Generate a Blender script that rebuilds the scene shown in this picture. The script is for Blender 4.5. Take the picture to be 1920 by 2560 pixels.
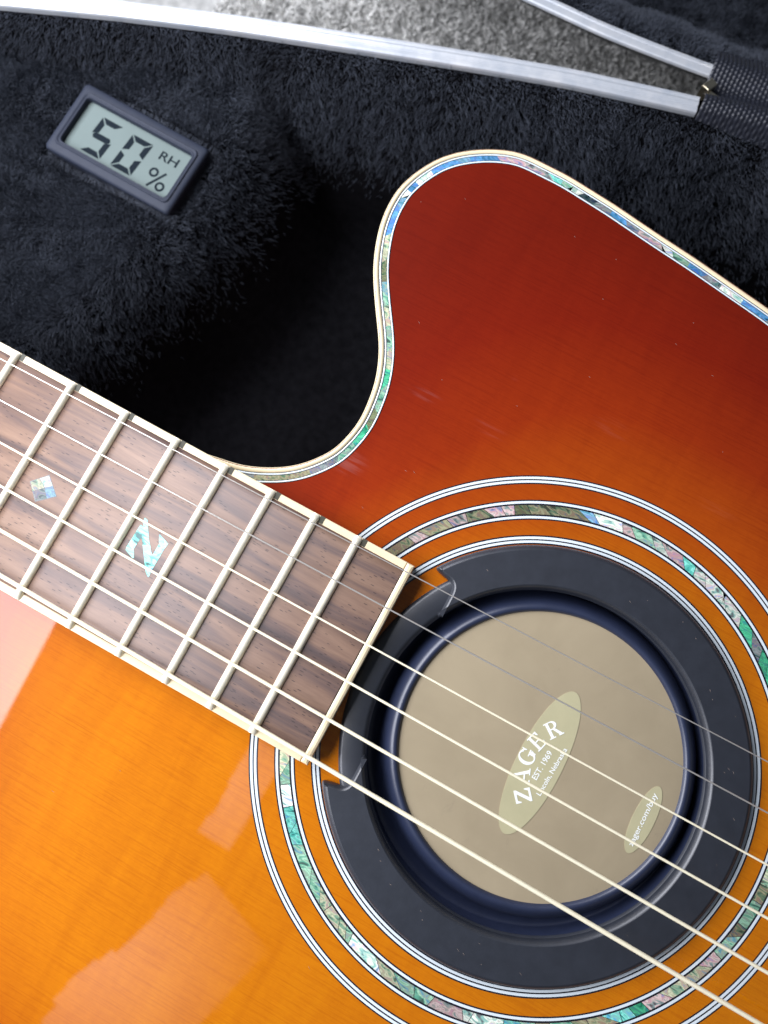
import bpy, bmesh, math, random
import numpy as np
from mathutils import Vector, Matrix
from mathutils.geometry import delaunay_2d_cdt

S = 0.001                       # every coordinate below is in millimetres, built in metres
random.seed(7); rng = np.random.default_rng(7)
scene = bpy.context.scene
for o in list(bpy.data.objects): bpy.data.objects.remove(o)

# ------------------------------------------------------------------ camera, light, exposure
CAM = (461.83, 16.65, 197.77)
cam_d = bpy.data.cameras.new('camera'); cam = bpy.data.objects.new('camera', cam_d)
scene.collection.objects.link(cam); scene.camera = cam
cam_d.sensor_width = 36; cam_d.sensor_fit = 'AUTO'; cam_d.lens = 27.08
cam_d.clip_start = 0.005; cam_d.clip_end = 20
R = ((0.878158, -0.471612, 0.080128), (0.477798, 0.872909, -0.098685), (-0.023404, 0.124946, 0.991887))
M = Matrix(R).to_4x4(); M.translation = Vector(CAM) * S; cam.matrix_world = M
cam_d.dof.use_dof = True; cam_d.dof.focus_distance = 0.192; cam_d.dof.aperture_fstop = 15

world = bpy.data.worlds.new('World'); scene.world = world; world.use_nodes = True
bg = world.node_tree.nodes['Background']
bg.inputs[0].default_value = (0.50, 0.58, 0.75, 1); bg.inputs[1].default_value = 0.12

def area(name, centre, target, sx, sy, power, col, xdir=None):
    d = bpy.data.lights.new(name, 'AREA'); d.shape = 'RECTANGLE'; d.size = sx * S; d.size_y = sy * S
    d.energy = power; d.color = col
    o = bpy.data.objects.new(name, d); scene.collection.objects.link(o)
    z = (Vector(centre) - Vector(target)).normalized()
    x = Vector(xdir or (0, 1, 0)); x = (x - z * x.dot(z)).normalized(); y = z.cross(x)
    m = Matrix((x, y, z)).transposed().to_4x4(); m.translation = Vector(centre) * S
    o.matrix_world = m
    return o
# one big window, low on the neck side; its upper edge mirrors in the lacquer by the fretboard
area('window_light', (158, -15, 229), (435, 15, 0), 620, 288, 6.3, (0.90, 0.915, 1.0))
# dim unseen lamps, added so a pale flare mirrors low on the top
def ragged(pts, width, power_per_mm2, spread, n):
    # one added lamp with an uneven edge, cut into narrow abutting strips that share one facing
    pts = np.array(pts, float); m = pts.mean(0)
    d = Vector((CAM[0] - m[0] + 10, CAM[1] - m[1], -CAM[2] - 600)); nd = d.normalized()
    e3 = Vector((*(pts[-1] - pts[0]), 0)); e3 = (e3 - nd * e3.dot(nd)).normalized(); s3 = e3.cross(nd)
    if s3.x < 0: s3 = -s3
    o3 = Vector((*pts[0], 600)); q = [Vector((*p, 600)) - o3 for p in pts]
    t = [v.dot(e3) for v in q]; off = [v.dot(s3) for v in q]; T = np.linspace(t[0], t[-1], n + 1)
    for k in range(n):
        tm = (T[k] + T[k + 1]) / 2; lo = float(np.interp(tm, t, off)); w = width - lo; l = T[k + 1] - T[k]
        ctr = o3 + e3 * float(tm) + s3 * (lo + w / 2)
        o = area('added_flare_light', ctr, ctr + d, float(l), w, power_per_mm2 * l * w, (0.62, 0.80, 1.0), e3)
        o.data.spread = math.radians(spread)
ragged([(330, -560), (345, -500), (344, -464), (360, -428), (378, -405), (391, -368), (400, -322), (424, -287)], 108, 0.95e-7, 21, 15)
ragged([(386, -274), (394, -242), (391, -212), (393, -165)], 38, 0.75e-7, 19, 6)
vs = scene.view_settings; vs.view_transform = 'Standard'; vs.look = 'None'; vs.exposure = 0; vs.gamma = 1
scene.display_settings.display_device = 'sRGB'
try: vs.use_curve_mapping = False
except Exception: pass
scene.render.engine = 'CYCLES'
scene.cycles.use_denoising = True
scene.cycles.max_bounces = 8; scene.cycles.sample_clamp_indirect = 6

# ------------------------------------------------------------------ helpers
def mesh(name, V, F, mat=None, smooth=False):
    me = bpy.data.meshes.new(name)
    V = np.asarray(V, float) * S
    me.from_pydata([tuple(v) for v in V], [], [tuple(int(i) for i in f) for f in F])
    me.update()
    if mat: me.materials.append(mat)
    if smooth:
        me.polygons.foreach_set('use_smooth', [True] * len(me.polygons))
    return me
def link(name, data, parent=None, loc=(0, 0, 0)):
    o = bpy.data.objects.new(name, data); scene.collection.objects.link(o)
    if parent: o.parent = parent
    o.location = tuple(c * S for c in loc)
    return o
def part(name, V, F, mat, parent, smooth=False, org=(0, 0, 0), label=None, kind=None):
    V = np.asarray(V, float) - np.asarray(org, float)
    o = link(name, mesh(name, V, F, mat, smooth), parent)
    if label: o['label'] = label
    if kind: o['kind'] = kind
    return o
def thing(name, label, cat, loc):
    o = bpy.data.objects.new(name, None); scene.collection.objects.link(o)
    o.empty_display_size = 0.02
    o.location = tuple(c * S for c in loc); o['label'] = label; o['category'] = cat
    return o
def smoothed(P, n, closed=False, it=4, w=None):
    """resample a polyline evenly at n points after a light smoothing"""
    P = np.asarray(P, float)
    if closed: P = np.vstack([P, P[:1]])
    def res(P, n):
        d = np.r_[0, np.cumsum(np.linalg.norm(np.diff(P, axis=0), axis=1))]
        t = np.linspace(0, d[-1], n)
        return np.stack([np.interp(t, d, P[:, k]) for k in range(P.shape[1])], 1)
    Q = res(P, n + (1 if closed else 0))
    if closed: Q = Q[:-1]
    for _ in range(it):
        if closed: Q = (np.roll(Q, 1, 0) + 2 * Q + np.roll(Q, -1, 0)) / 4
        else: Q[1:-1] = (Q[:-2] + 2 * Q[1:-1] + Q[2:]) / 4
    return Q
def normals(Q, closed):
    T = np.roll(Q, -1, 0) - np.roll(Q, 1, 0)
    if not closed: T[0] = Q[1] - Q[0]; T[-1] = Q[-1] - Q[-2]
    T /= np.linalg.norm(T, axis=1)[:, None]
    return np.stack([-T[:, 1], T[:, 0]], 1)          # left of travel
def sweep(Q, N, prof, closed):
    """prof: (inset along N, z) list -> strip surface"""
    n, m = len(Q), len(prof); V = []
    for i in range(n):
        for a, z in prof: V.append((Q[i, 0] + N[i, 0] * a, Q[i, 1] + N[i, 1] * a, z))
    F = []
    for i in range(n if closed else n - 1):
        j = (i + 1) % n
        for k in range(m - 1): F.append((i * m + k, j * m + k, j * m + k + 1, i * m + k + 1))
    return V, F
def annulus(c, r0, r1, z, n=256, a0=0, a1=2 * math.pi, zt=None):
    """flat ring with small raised edges"""
    zt = z if zt is None else zt
    prof = [(r0, zt), (r0, z), (r1, z), (r1, zt)] if zt != z else [(r0, z), (r1, z)]
    full = abs(a1 - a0 - 2 * math.pi) < 1e-6; V = []; F = []; m = len(prof)
    cnt = n if full else n + 1
    for i in range(cnt):
        a = a0 + (a1 - a0) * i / n
        for r, zz in prof: V.append((c[0] + r * math.cos(a), c[1] + r * math.sin(a), zz))
    for i in range(n):
        j = (i + 1) % cnt
        for k in range(m - 1): F.append((i * m + k, i * m + k + 1, j * m + k + 1, j * m + k))
    return V, F
def prism(poly, z0, z1):
    n = len(poly)
    V = [(x, y, z1) for x, y in poly] + [(x, y, z0) for x, y in poly]
    F = [tuple(range(n))] + [(i, i + n, (i + 1) % n + n, (i + 1) % n) for i in range(n)]
    A = sum(poly[i][0] * poly[(i + 1) % n][1] - poly[(i + 1) % n][0] * poly[i][1] for i in range(n))
    if A < 0: F = [tuple(reversed(f)) for f in F]
    return V, F
def box(x0, x1, y0, y1, z0, z1):
    V = [(x, y, z) for z in (z0, z1) for y in (y0, y1) for x in (x0, x1)]
    F = [(0, 2, 3, 1), (4, 5, 7, 6), (0, 1, 5, 4), (2, 6, 7, 3), (0, 4, 6, 2), (1, 3, 7, 5)]
    return V, F
def join(parts):
    V = []; F = []
    for v, f in parts:
        b = len(V); V += [tuple(p) for p in v]; F += [tuple(i + b for i in q) for q in f]
    return V, F

# ------------------------------------------------------------------ materials
class NT:
    def __init__(s, name):
        s.m = bpy.data.materials.new(name); s.m.use_nodes = True; s.t = s.m.node_tree
        s.b = s.t.nodes['Principled BSDF']
    def n(s, typ, **kw):
        x = s.t.nodes.new(typ)
        for k, v in kw.items():
            if hasattr(x, k): setattr(x, k, v)
            else: x.inputs[k.replace('_', ' ')].default_value = v
        return x
    def l(s, a, b): s.t.links.new(a, b)
    def set(s, **kw):
        for k, v in kw.items():
            i = s.b.inputs[k.replace('_', ' ')]
            i.default_value = v if not (isinstance(v, tuple) and len(v) == 3 and i.type == 'RGBA') else (*v, 1)
        return s
    def ramp(s, fac, stops, interp='LINEAR'):
        r = s.n('ShaderNodeValToRGB'); r.color_ramp.interpolation = interp; e = r.color_ramp.elements
        while len(e) < len(stops): e.new(0.5)
        for el, (p, c) in zip(e, stops): el.position = p; el.color = (*c, 1) if len(c) == 3 else c
        s.l(fac, r.inputs[0]); return r.outputs[0]
    def coord(s, scale=(1, 1, 1), rot=(0, 0, 0), src='Object'):
        c = s.n('ShaderNodeTexCoord'); m = s.n('ShaderNodeMapping')
        m.inputs['Scale'].default_value = scale; m.inputs['Rotation'].default_value = rot
        s.l(c.outputs[src], m.inputs[0]); return m.outputs[0]
    def noise(s, vec, scale, detail=3, rough=0.5, dist=0.0):
        x = s.n('ShaderNodeTexNoise'); x.inputs['Scale'].default_value = scale; x.inputs['Detail'].default_value = detail
        x.inputs['Roughness'].default_value = rough; x.inputs['Distortion'].default_value = dist
        s.l(vec, x.inputs['Vector']); return x.outputs['Fac']
    def mix(s, fac, a, b, mode='MIX'):
        x = s.n('ShaderNodeMix', data_type='RGBA', blend_type=mode)
        for sock, v in ((x.inputs[0], fac), (x.inputs[6], a), (x.inputs[7], b)):
            if hasattr(v, 'links'): s.l(v, sock)
            else: sock.default_value = v if not isinstance(v, tuple) else (*v, 1)
        return x.outputs[2]
    def math(s, op, a, b=0.0):
        x = s.n('ShaderNodeMath', operation=op)
        for sock, v in ((x.inputs[0], a), (x.inputs[1], b)):
            if hasattr(v, 'links'): s.l(v, sock)
            else: sock.default_value = v
        return x.outputs[0]
    def bump(s, h, strength, dist):
        x = s.n('ShaderNodeBump'); x.inputs['Strength'].default_value = strength; x.inputs['Distance'].default_value = dist
        s.l(h, x.inputs['Height']); s.l(x.outputs[0], s.b.inputs['Normal'])
def plain(name, col, rough=0.5, **kw):
    return NT(name).set(Base_Color=col, Roughness=rough, **kw).m

def varied(name, col, rough, amt, scale, bumpd=0.0, **kw):
    m = NT(name).set(Roughness=rough, **kw)
    v = m.coord(); f = m.noise(v, scale, 4, 0.6)
    m.l(m.ramp(f, [(0.3, tuple(c * (1 - amt) for c in col)), (0.7, tuple(min(1, c * (1 + amt)) for c in col))]), m.b.inputs['Base Color'])
    if bumpd: m.bump(m.noise(v, scale * 3, 3), 0.5, bumpd)
    return m.m

# sunburst lacquer: dye follows the distance from the rim of the top
def lacquer():
    m = NT('sunburst_lacquer').set(Roughness=0.42, Coat_Weight=1.0, Coat_Roughness=0.025, Coat_IOR=1.5, Specular_IOR_Level=0.06)
    a = m.n('ShaderNodeAttribute', attribute_name='burst')
    base = m.ramp(a.outputs['Fac'], [(0.0, (0.135, 0.0070, 0.0010)), (0.36, (0.175, 0.0095, 0.0011)), (0.64, (0.25, 0.022, 0.0013)),
                                     (0.84, (0.36, 0.058, 0.0016)), (0.94, (0.45, 0.118, 0.0016)), (1.0, (0.52, 0.152, 0.0018))])
    gr = m.noise(m.coord((60, 2300, 1)), 1.0, 4, 0.65)             # annual rings along the strings
    base = m.mix(0.75, base, m.ramp(gr, [(0.32, (0.84, 0.76, 0.68)), (0.5, (1, 1, 1)), (0.7, (1.04, 1.10, 1.2))]), 'MULTIPLY')
    silk = m.noise(m.coord((150, 24, 1), (0, 0, math.radians(12))), 1.0, 4, 0.6, 0.6)  # cross-grain silk
    base = m.mix(0.7, base, m.ramp(silk, [(0.3, (0.90, 0.84, 0.8)), (0.55, (1, 1, 1)), (0.75, (1.05, 1.12, 1.1))]), 'MULTIPLY')
    ray = m.noise(m.coord((500, 900, 1)), 1.0, 3, 0.7)
    base = m.mix(0.35, base, m.ramp(ray, [(0.35, (0.90, 0.86, 0.8)), (0.65, (1.06, 1.08, 1.1))]), 'MULTIPLY')
    m.l(base, m.b.inputs['Base Color'])
    # rougher coat patches dull the gloss in places
    v = m.coord(); stre = m.noise(m.coord((60, 700, 1), (0, 0, math.radians(4))), 1.0, 3, 0.6); tot = None
    for px, py, rx, ry in ((440.5, 69, 8, 3.2), (460, 68.5, 9, 3.4), (459, 84, 2.5, 1.5), (488, 84, 11, 5), (431, 44, 9, 7), (520, 77, 12, 4)):
        d = m.n('ShaderNodeVectorMath', operation='SUBTRACT'); m.l(v, d.inputs[0]); d.inputs[1].default_value = ((px - 508) * S, py * S, 103 * S)
        e = m.n('ShaderNodeVectorMath', operation='MULTIPLY'); m.l(d.outputs[0], e.inputs[0]); e.inputs[1].default_value = (1000 / rx, 1000 / ry, 0)
        ln = m.n('ShaderNodeVectorMath', operation='LENGTH'); m.l(e.outputs[0], ln.inputs[0])
        g = m.ramp(ln.outputs['Value'], [(0.1, (1, 1, 1)), (1.0, (0, 0, 0))], 'EASE')
        tot = g if tot is None else m.math('MAXIMUM', tot, g)
    rough_patch = m.math('MULTIPLY', tot, m.ramp(stre, [(0.4, (.25,) * 3), (0.62, (1, 1, 1))]))
    sm = m.noise(m.coord((26, 55, 1), (0, 0, math.radians(20))), 1.0, 3, 0.6, 0.8)
    m.l(m.math('ADD', m.ramp(sm, [(0.56, (0.02,) * 3), (0.74, (0.10,) * 3)]), m.math('MULTIPLY', rough_patch, 0.5)), m.b.inputs['Coat Roughness'])
    return m.m
M_LAC = lacquer()
M_CREAM = varied('cream_binding_plastic', (0.80, 0.675, 0.44), 0.32, 0.05, 300, Coat_Weight=0.6, Coat_Roughness=0.08)
M_WHITE = plain('white_purfling', (0.70, 0.77, 0.80), 0.3, Coat_Weight=0.8, Coat_Roughness=0.06)
M_BLACK = plain('black_purfling', (0.010, 0.010, 0.016), 0.3, Coat_Weight=0.8, Coat_Roughness=0.06)
def abalone():
    m = NT('abalone_shell').set(Roughness=0.22, Coat_Weight=1.0, Coat_Roughness=0.05, Metallic=0.08)
    oi = m.n('ShaderNodeObjectInfo')
    ofs = m.n('ShaderNodeVectorMath', operation='SCALE'); cmb = m.n('ShaderNodeCombineXYZ')
    for k in range(3): m.l(oi.outputs['Random'], cmb.inputs[k])
    m.l(cmb.outputs[0], ofs.inputs[0]); ofs.inputs['Scale'].default_value = 37.0
    add = m.n('ShaderNodeVectorMath', operation='ADD'); m.l(m.coord((260, 620, 1), (0, 0, 0.6)), add.inputs[0]); m.l(ofs.outputs[0], add.inputs[1])
    f = m.noise(add.outputs[0], 1.0, 2, 0.5, 1.2)
    tint = m.ramp(f, [(0.31, (0.05, 0.06, 0.07)), (0.38, (0.25, 0.62, 0.55)), (0.44, (0.62, 0.72, 0.6)), (0.50, (1.25, 1.25, 1.15)), (0.54, (0.75, 0.72, 0.62)),
                      (0.60, (0.95, 0.62, 0.68)), (0.68, (0.32, 0.55, 0.95)), (0.78, (0.12, 0.16, 0.14))])
    col = m.mix(0.85, oi.outputs['Color'], tint, 'MULTIPLY')
    m.l(col, m.b.inputs['Base Color'])
    m.bump(f, 0.35, 0.0004)
    return m.m
M_ABA = abalone()
M_ABA2 = M_ABA.copy(); M_ABA2.name = 'unlacquered_shell'
for k_, v_ in (('Coat Weight', 0.0), ('Roughness', 0.42), ('Metallic', 0.0)): M_ABA2.node_tree.nodes['Principled BSDF'].inputs[k_].default_value = v_
def rosewood():
    m = NT('rosewood').set(Roughness=0.46, Specular_IOR_Level=0.5)
    v = m.coord((17, 210, 1), (0, 0, math.radians(-3)))
    f = m.noise(v, 1.0, 4, 0.55, 0.9)
    base = m.ramp(f, [(0.30, (0.062, 0.043, 0.042)), (0.43, (0.115, 0.070, 0.056)), (0.54, (0.172, 0.102, 0.070)), (0.74, (0.225, 0.138, 0.092))])
    fine = m.noise(m.coord((170, 2600, 1), (0, 0, math.radians(-9))), 1.0, 3, 0.7)
    base = m.mix(0.42, base, m.ramp(fine, [(0.3, (0.66, 0.62, 0.62)), (0.55, (1, 1, 1)), (0.8, (1.16, 1.13, 1.1))]), 'MULTIPLY')
    pv = m.n('ShaderNodeTexVoronoi'); pv.inputs['Scale'].default_value = 1.0
    m.l(m.coord((330, 1700, 1), (0, 0, math.radians(-14))), pv.inputs['Vector'])
    gate = m.noise(m.coord((60, 130, 1)), 1.0, 2)
    pore = m.math('MULTIPLY', m.math('LESS_THAN', pv.outputs['Distance'], 0.19), m.math('GREATER_THAN', gate, 0.44))
    base = m.mix(m.math('MULTIPLY', pore, 0.75), base, (0.022, 0.012, 0.012))
    m.l(base, m.b.inputs['Base Color'])
    m.bump(m.math('SUBTRACT', fine, m.math('MULTIPLY', pore, 1.2)), 0.18, 0.0001)
    return m.m
M_ROSE = rosewood()
M_FRET = varied('fret_wire_nickel', (0.95, 0.89, 0.70), 0.24, 0.05, 500, Metallic=0.35)
M_STEEL = varied('plain_string_steel', (0.62, 0.59, 0.54), 0.28, 0.0, 900, Metallic=0.6)
M_BRONZE = varied('bronze_winding', (1.0, 0.90, 0.66), 0.34, 0.05, 900, Metallic=0.1)
M_SIDE = varied('mahogany_side', (0.12, 0.030, 0.012), 0.3, 0.2, 90, Coat_Weight=0.8)
M_RUB = varied('black_rubber', (0.023, 0.026, 0.034), 0.40, 0.12, 260, 0.00003, Specular_IOR_Level=0.8)
M_NAVY = varied('dark_moulded_rubber', (0.018, 0.025, 0.055), 0.40, 0.1, 260, Specular_IOR_Level=0.85)
def membrane():
    m = NT('tan_membrane').set(Roughness=0.32, Specular_IOR_Level=0.5)
    v = m.coord(); f = m.noise(v, 60, 4, 0.6, 0.5)
    base = m.ramp(f, [(0.3, (0.325, 0.265, 0.172)), (0.7, (0.372, 0.305, 0.200))])
    smudge = m.noise(v, 150, 5, 0.7, 1.5)
    base = m.mix(m.ramp(smudge, [(0.64, (0, 0, 0)), (0.74, (0.22,) * 3)]), base, (0.19, 0.16, 0.12))
    m.l(base, m.b.inputs['Base Color']); return m.m
M_MEMB = membrane()
M_LABEL = varied('pale_yellow_label', (0.45, 0.415, 0.25), 0.5, 0.05, 120)
M_INK = plain('white_print', (0.86, 0.88, 0.84), 0.4)
M_HYG = varied('slate_plastic', (0.022, 0.027, 0.042), 0.5, 0.08, 300, Specular_IOR_Level=0.16)
M_LCD = varied('lcd_grey_green', (0.130, 0.165, 0.157), 0.5, 0.04, 60, Specular_IOR_Level=0.08)
M_SEG = plain('lcd_segment', (0.006, 0.011, 0.016), 0.6, Specular_IOR_Level=0.05)
def alu():
    m = NT('satin_aluminium').set(Metallic=0.3, Roughness=0.36)
    f = m.noise(m.coord((90, 90, 90)), 1.0, 5, 0.7)
    m.l(m.ramp(f, [(0.3, (0.44, 0.48, 0.53)), (0.7, (0.60, 0.61, 0.62))]), m.b.inputs['Base Color'])
    m.l(m.ramp(f, [(0.3, (0.3,) * 3), (0.7, (0.46,) * 3)]), m.b.inputs['Roughness']); return m.m
M_ALU = alu()
M_BRASS = varied('nickel_hinge', (0.80, 0.70, 0.50), 0.25, 0.1, 400, Metallic=1.0)
M_SHELL = varied('black_case_shell', (0.015, 0.015, 0.017), 0.5, 0.2, 200)
M_WEB = varied('black_nylon_webbing', (0.016, 0.018, 0.026), 0.42, 0.25, 500, Specular_IOR_Level=0.45)
def fibre(name, lo, hi, rough):
    m = NT(name).set(Roughness=rough, Specular_IOR_Level=0.2)
    h = m.n('ShaderNodeHairInfo')
    c = m.ramp(h.outputs['Random'], [(0.0, lo), (1.0, hi)])
    m.l(c, m.b.inputs['Base Color']); return m.m
M_PLUSH = fibre('black_plush_fibre', (0.030, 0.034, 0.043), (0.090, 0.103, 0.132), 0.5)
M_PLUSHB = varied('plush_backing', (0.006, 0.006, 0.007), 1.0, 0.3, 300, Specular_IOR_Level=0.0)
M_CARPET = fibre('grey_carpet_fibre', (0.22, 0.22, 0.21), (1.0, 0.99, 0.95), 0.7)
M_CARPETB = varied('carpet_backing', (0.42, 0.42, 0.40), 0.95, 0.3, 200)
M_DUST = plain('pale_dust', (0.30, 0.23, 0.19), 0.8)

# ------------------------------------------------------------------ guitar: outline of the top
L = 648.0
fret_x = lambda n: L * (1 - 2 ** (-n / 12))
treble = [(396, 27.5), (401.99, 28.62), (406.03, 29.25), (409.7, 30.52), (413.17, 32.1), (416.48, 33.95), (419.58, 36.21), (422.34, 39.02), (424.83, 42.31),
 (426.48, 44.85), (428.16, 51.25), (428.55, 55.68), (427.96, 61.12), (427.26, 65.18), (426.04, 69.03), (424.48, 72.68), (422.57, 76.19),
 (419.74, 80.38), (416.87, 84.54), (413.76, 89.29), (411.07, 94.03), (408.96, 99.14), (407.26, 104.46), (406.34, 110.27), (406.46, 116.66),
 (408.3, 122.7), (411.58, 128.89), (415.32, 133.1), (419.56, 136.34), (424.16, 138.97), (429.07, 140.96), (433.24, 141.75), (446.0, 141.61),
 (460.78, 139.99), (475.68, 137.74), (485.89, 136.41), (509.14, 132.69), (535, 127.5), (562, 123.5)]
lower = [(590, 121), (615, 122), (640, 128), (665, 140), (695, 161), (730, 183), (765, 197), (800, 202), (835, 199), (868, 187), (895, 165), (914, 133), (926, 90), (931, 45)]
bass = [(931, 0)] + [(x, -y) for x, y in reversed(lower)] + [(562, -123.5), (535, -127.5), (509, -133), (485, -137), (460, -141), (436, -142), (412, -137),
        (392, -124), (377, -104), (367, -80), (362, -55), (361, -30), (361, -10), (363, 8), (370, 19), (382, 25)]
OUT = smoothed(treble + lower + bass, 1500, True, 6)
NIN = normals(OUT, True)
if True:                                          # travel is clockwise seen from above: interior on the right
    A = np.sum(OUT[:, 0] * np.roll(OUT[:, 1], -1) - np.roll(OUT[:, 0], -1) * OUT[:, 1])
    if A < 0: NIN = -NIN
HC = (508.1, 0.0)                                 # sound hole centre

guitar = thing('acoustic_guitar', 'sunburst cutaway acoustic guitar with abalone trim lying in its open case', 'guitar', (508, 0, -103))
G0 = (508, 0, -103)

# burst field: blurred inside-mask of the outline (neck counts as inside)
def inside(P, poly):
    x, y = P[:, 0], P[:, 1]; r = np.zeros(len(P), bool); n = len(poly)
    for i in range(n):
        x0, y0 = poly[i]; x1, y1 = poly[(i + 1) % n]
        c = (y0 > y) != (y1 > y)
        if c.any():
            t = np.where(c, (y - y0) / (y1 - y0 + 1e-12), 0)
            r ^= c & (x < x0 + t * (x1 - x0))
    return r
gx = np.arange(250, 1040, 4.0); gy = np.arange(-310, 311, 4.0)
GX, GY = np.meshgrid(gx, gy, indexing='ij')
mask = inside(np.stack([GX.ravel(), GY.ravel()], 1), OUT[::6]).reshape(GX.shape)
mask |= (GX < 462) & (np.abs(GY) < 27)
mask |= (GY < 0) & (GX > 340) & inside(np.stack([GX.ravel() + 22, GY.ravel() * .82], 1), OUT[::6]).reshape(GX.shape)
def gauss(a, s):
    k = np.arange(-30, 31) * 4.0; w = np.exp(-k * k / (2 * s * s)); w /= w.sum()
    a = np.apply_along_axis(lambda v: np.convolve(v, w, 'same'), 0, a)
    return np.apply_along_axis(lambda v: np.convolve(v, w, 'same'), 1, a)
BL = gauss(mask.astype(float), 30.0)
wide = gauss(mask.astype(float), 46.0); ty = np.clip((GY - 22) / 34, 0, 1)      # sprayed wider on the cutaway side
BL = BL * (1 - ty) + (wide * 1.0) * ty
def burst(P):
    i = np.clip((P[:, 0] - gx[0]) / 4, 0, len(gx) - 2.001); j = np.clip((P[:, 1] - gy[0]) / 4, 0, len(gy) - 2.001)
    i0 = i.astype(int); j0 = j.astype(int); u = i - i0; v = j - j0
    b = BL[i0, j0] * (1 - u) * (1 - v) + BL[i0 + 1, j0] * u * (1 - v) + BL[i0, j0 + 1] * (1 - u) * v + BL[i0 + 1, j0 + 1] * u * v
    return np.clip((b - 0.46) / 0.53, 0, 1)

# sound board with a real sound hole
NH = 96
hole = np.array([(HC[0] + 47 * math.cos(2 * math.pi * i / NH), HC[1] + 47 * math.sin(2 * math.pi * i / NH)) for i in range(NH)])
edge = (OUT + NIN * 0.3)[::2]
fx_, fy_ = np.meshgrid(np.arange(362, 612, 4.5), np.arange(-140, 142, 4.5), indexing='ij')
cx_, cy_ = np.meshgrid(np.arange(620, 930, 18.0), np.arange(-198, 200, 18.0), indexing='ij')
pts = np.vstack([np.stack([fx_.ravel(), fy_.ravel()], 1), np.stack([cx_.ravel(), cy_.ravel()], 1)])
pts = pts + rng.uniform(-.4, .4, pts.shape)
pts = pts[inside(pts, OUT[::4])]
dmin = np.min(np.hypot(pts[:, None, 0] - edge[None, ::2, 0], pts[:, None, 1] - edge[None, ::2, 1]), 1)
pts = pts[(dmin > 2.5) & (np.hypot(pts[:, 0] - HC[0], pts[:, 1] - HC[1]) > 49)]
allp = [Vector(p) for p in np.vstack([edge, hole, pts])]
ne = len(edge)
edges = [(i, (i + 1) % ne) for i in range(ne)] + [(ne + i, ne + (i + 1) % NH) for i in range(NH)]
vc, _, fc, *_ = delaunay_2d_cdt(allp, edges, [], 1, 1e-5)
vc = np.array([tuple(v) for v in vc])
cen = np.array([vc[list(f)].mean(0) for f in fc])
keep = (np.hypot(cen[:, 0] - HC[0], cen[:, 1] - HC[1]) > 46.9) & inside(cen, edge)
F = [f for f, k in zip(fc, keep) if k]
F = [f if np.cross(vc[f[1]] - vc[f[0]], vc[f[2]] - vc[f[0]]) > 0 else tuple(reversed(f)) for f in F]
V = np.c_[vc, np.zeros(len(vc))]
sb = part('soundboard', V, F, M_LAC, guitar, True, G0)
at = sb.data.attributes.new('burst', 'FLOAT', 'POINT'); at.data.foreach_set('value', burst(vc).astype(np.float32))

# rim trim: binding, black channel, two white lines, shell pieces
V, F = sweep(OUT, NIN, [(1.55, 0.0), (1.55, 0.06), (0.6, 0.05), (0.22, -0.08), (0.03, -0.45), (0, -1.0), (0, -6.0)], True)
part('binding', V, F, M_CREAM, guitar, True, G0)
V, F = sweep(OUT, NIN, [(4.35, 0.0), (4.35, 0.02), (1.56, 0.02)], True)
chan = part('edge_purfling', V, F, M_BLACK, guitar, True, G0)
for a0, a1 in ((1.72, 2.14), (3.74, 4.16)):
    V, F = sweep(OUT, NIN, [(a1, 0.021), (a1, 0.04), (a0, 0.04), (a0, 0.021)], True)
    part('white_line', V, F, M_WHITE, chan, True, G0)
V, F = sweep(OUT, NIN, [(0.05, -6.0), (0.05, -100.0)], True)
part('side', V, F, M_SIDE, guitar, True, G0)
V = [(x, y, -100.0) for x, y in (OUT + NIN * 0.1)[::5]]
part('back', V, [tuple(range(len(V)))], M_SIDE, guitar, False, G0)

PAL = dict(mint=(.38, .66, .50), tan=(.36, .34, .22), olive=(.20, .23, .13), pink=(.72, .55, .56), white=(.92, .98, .92), cyan=(.26, .82, .74),
           blue=(.13, .36, .72), dark=(.05, .075, .09), cream=(.70, .72, .52), grey=(.32, .36, .38), green=(.10, .62, .36), sky=(.28, .55, .80))
def pick(names):
    c = np.array(PAL[random.choice(names)]) * random.uniform(.62, 1.05)
    return (*np.clip(c, 0, 1), 1)
def shell_piece(Q, N, i0, i1, a0, a1, z, parent, col, s0=0, s1=0):
    """one shell chip between outline indices i0..i1; ends cut slightly askew"""
    n = len(Q); idx = [int(i) % n for i in np.linspace(i0, i1, 5)]; V = []
    for k, i in enumerate(idx):
        j = int(i + s0 + (s1 - s0) * k / 4) % n
        p = Q[i] + N[i] * a0; q = Q[j] + N[j] * a1
        V += [(p[0], p[1], z), (q[0], q[1], z)]
    V += [(x, y, z - .022) for x, y, _ in V]
    F = [(2 * k, 2 * k + 2, 2 * k + 3, 2 * k + 1) for k in range(4)]
    F += [(2 * k, 2 * k + 10, 2 * k + 12, 2 * k + 2) for k in range(4)] + [(2 * k + 1, 2 * k + 3, 2 * k + 13, 2 * k + 11) for k in range(4)]
    F += [(0, 1, 11, 10), (8, 18, 19, 9)]
    a = np.array(V[0]); b = np.array(V[2]); c = np.array(V[1])
    if np.cross((b - a)[:2], (c - a)[:2]) < 0: F = [tuple(reversed(f)) for f in F]
    o = part('abalone_piece', V, F, M_ABA, parent, False, G0); o.color = col
    return o
seglen = np.linalg.norm(np.roll(OUT, -1, 0) - OUT, axis=1).mean()
vis = lambda p: 366 < p[0] < 545 and p[1] > 20
i = 0; nO = len(OUT); sk = 0
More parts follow.
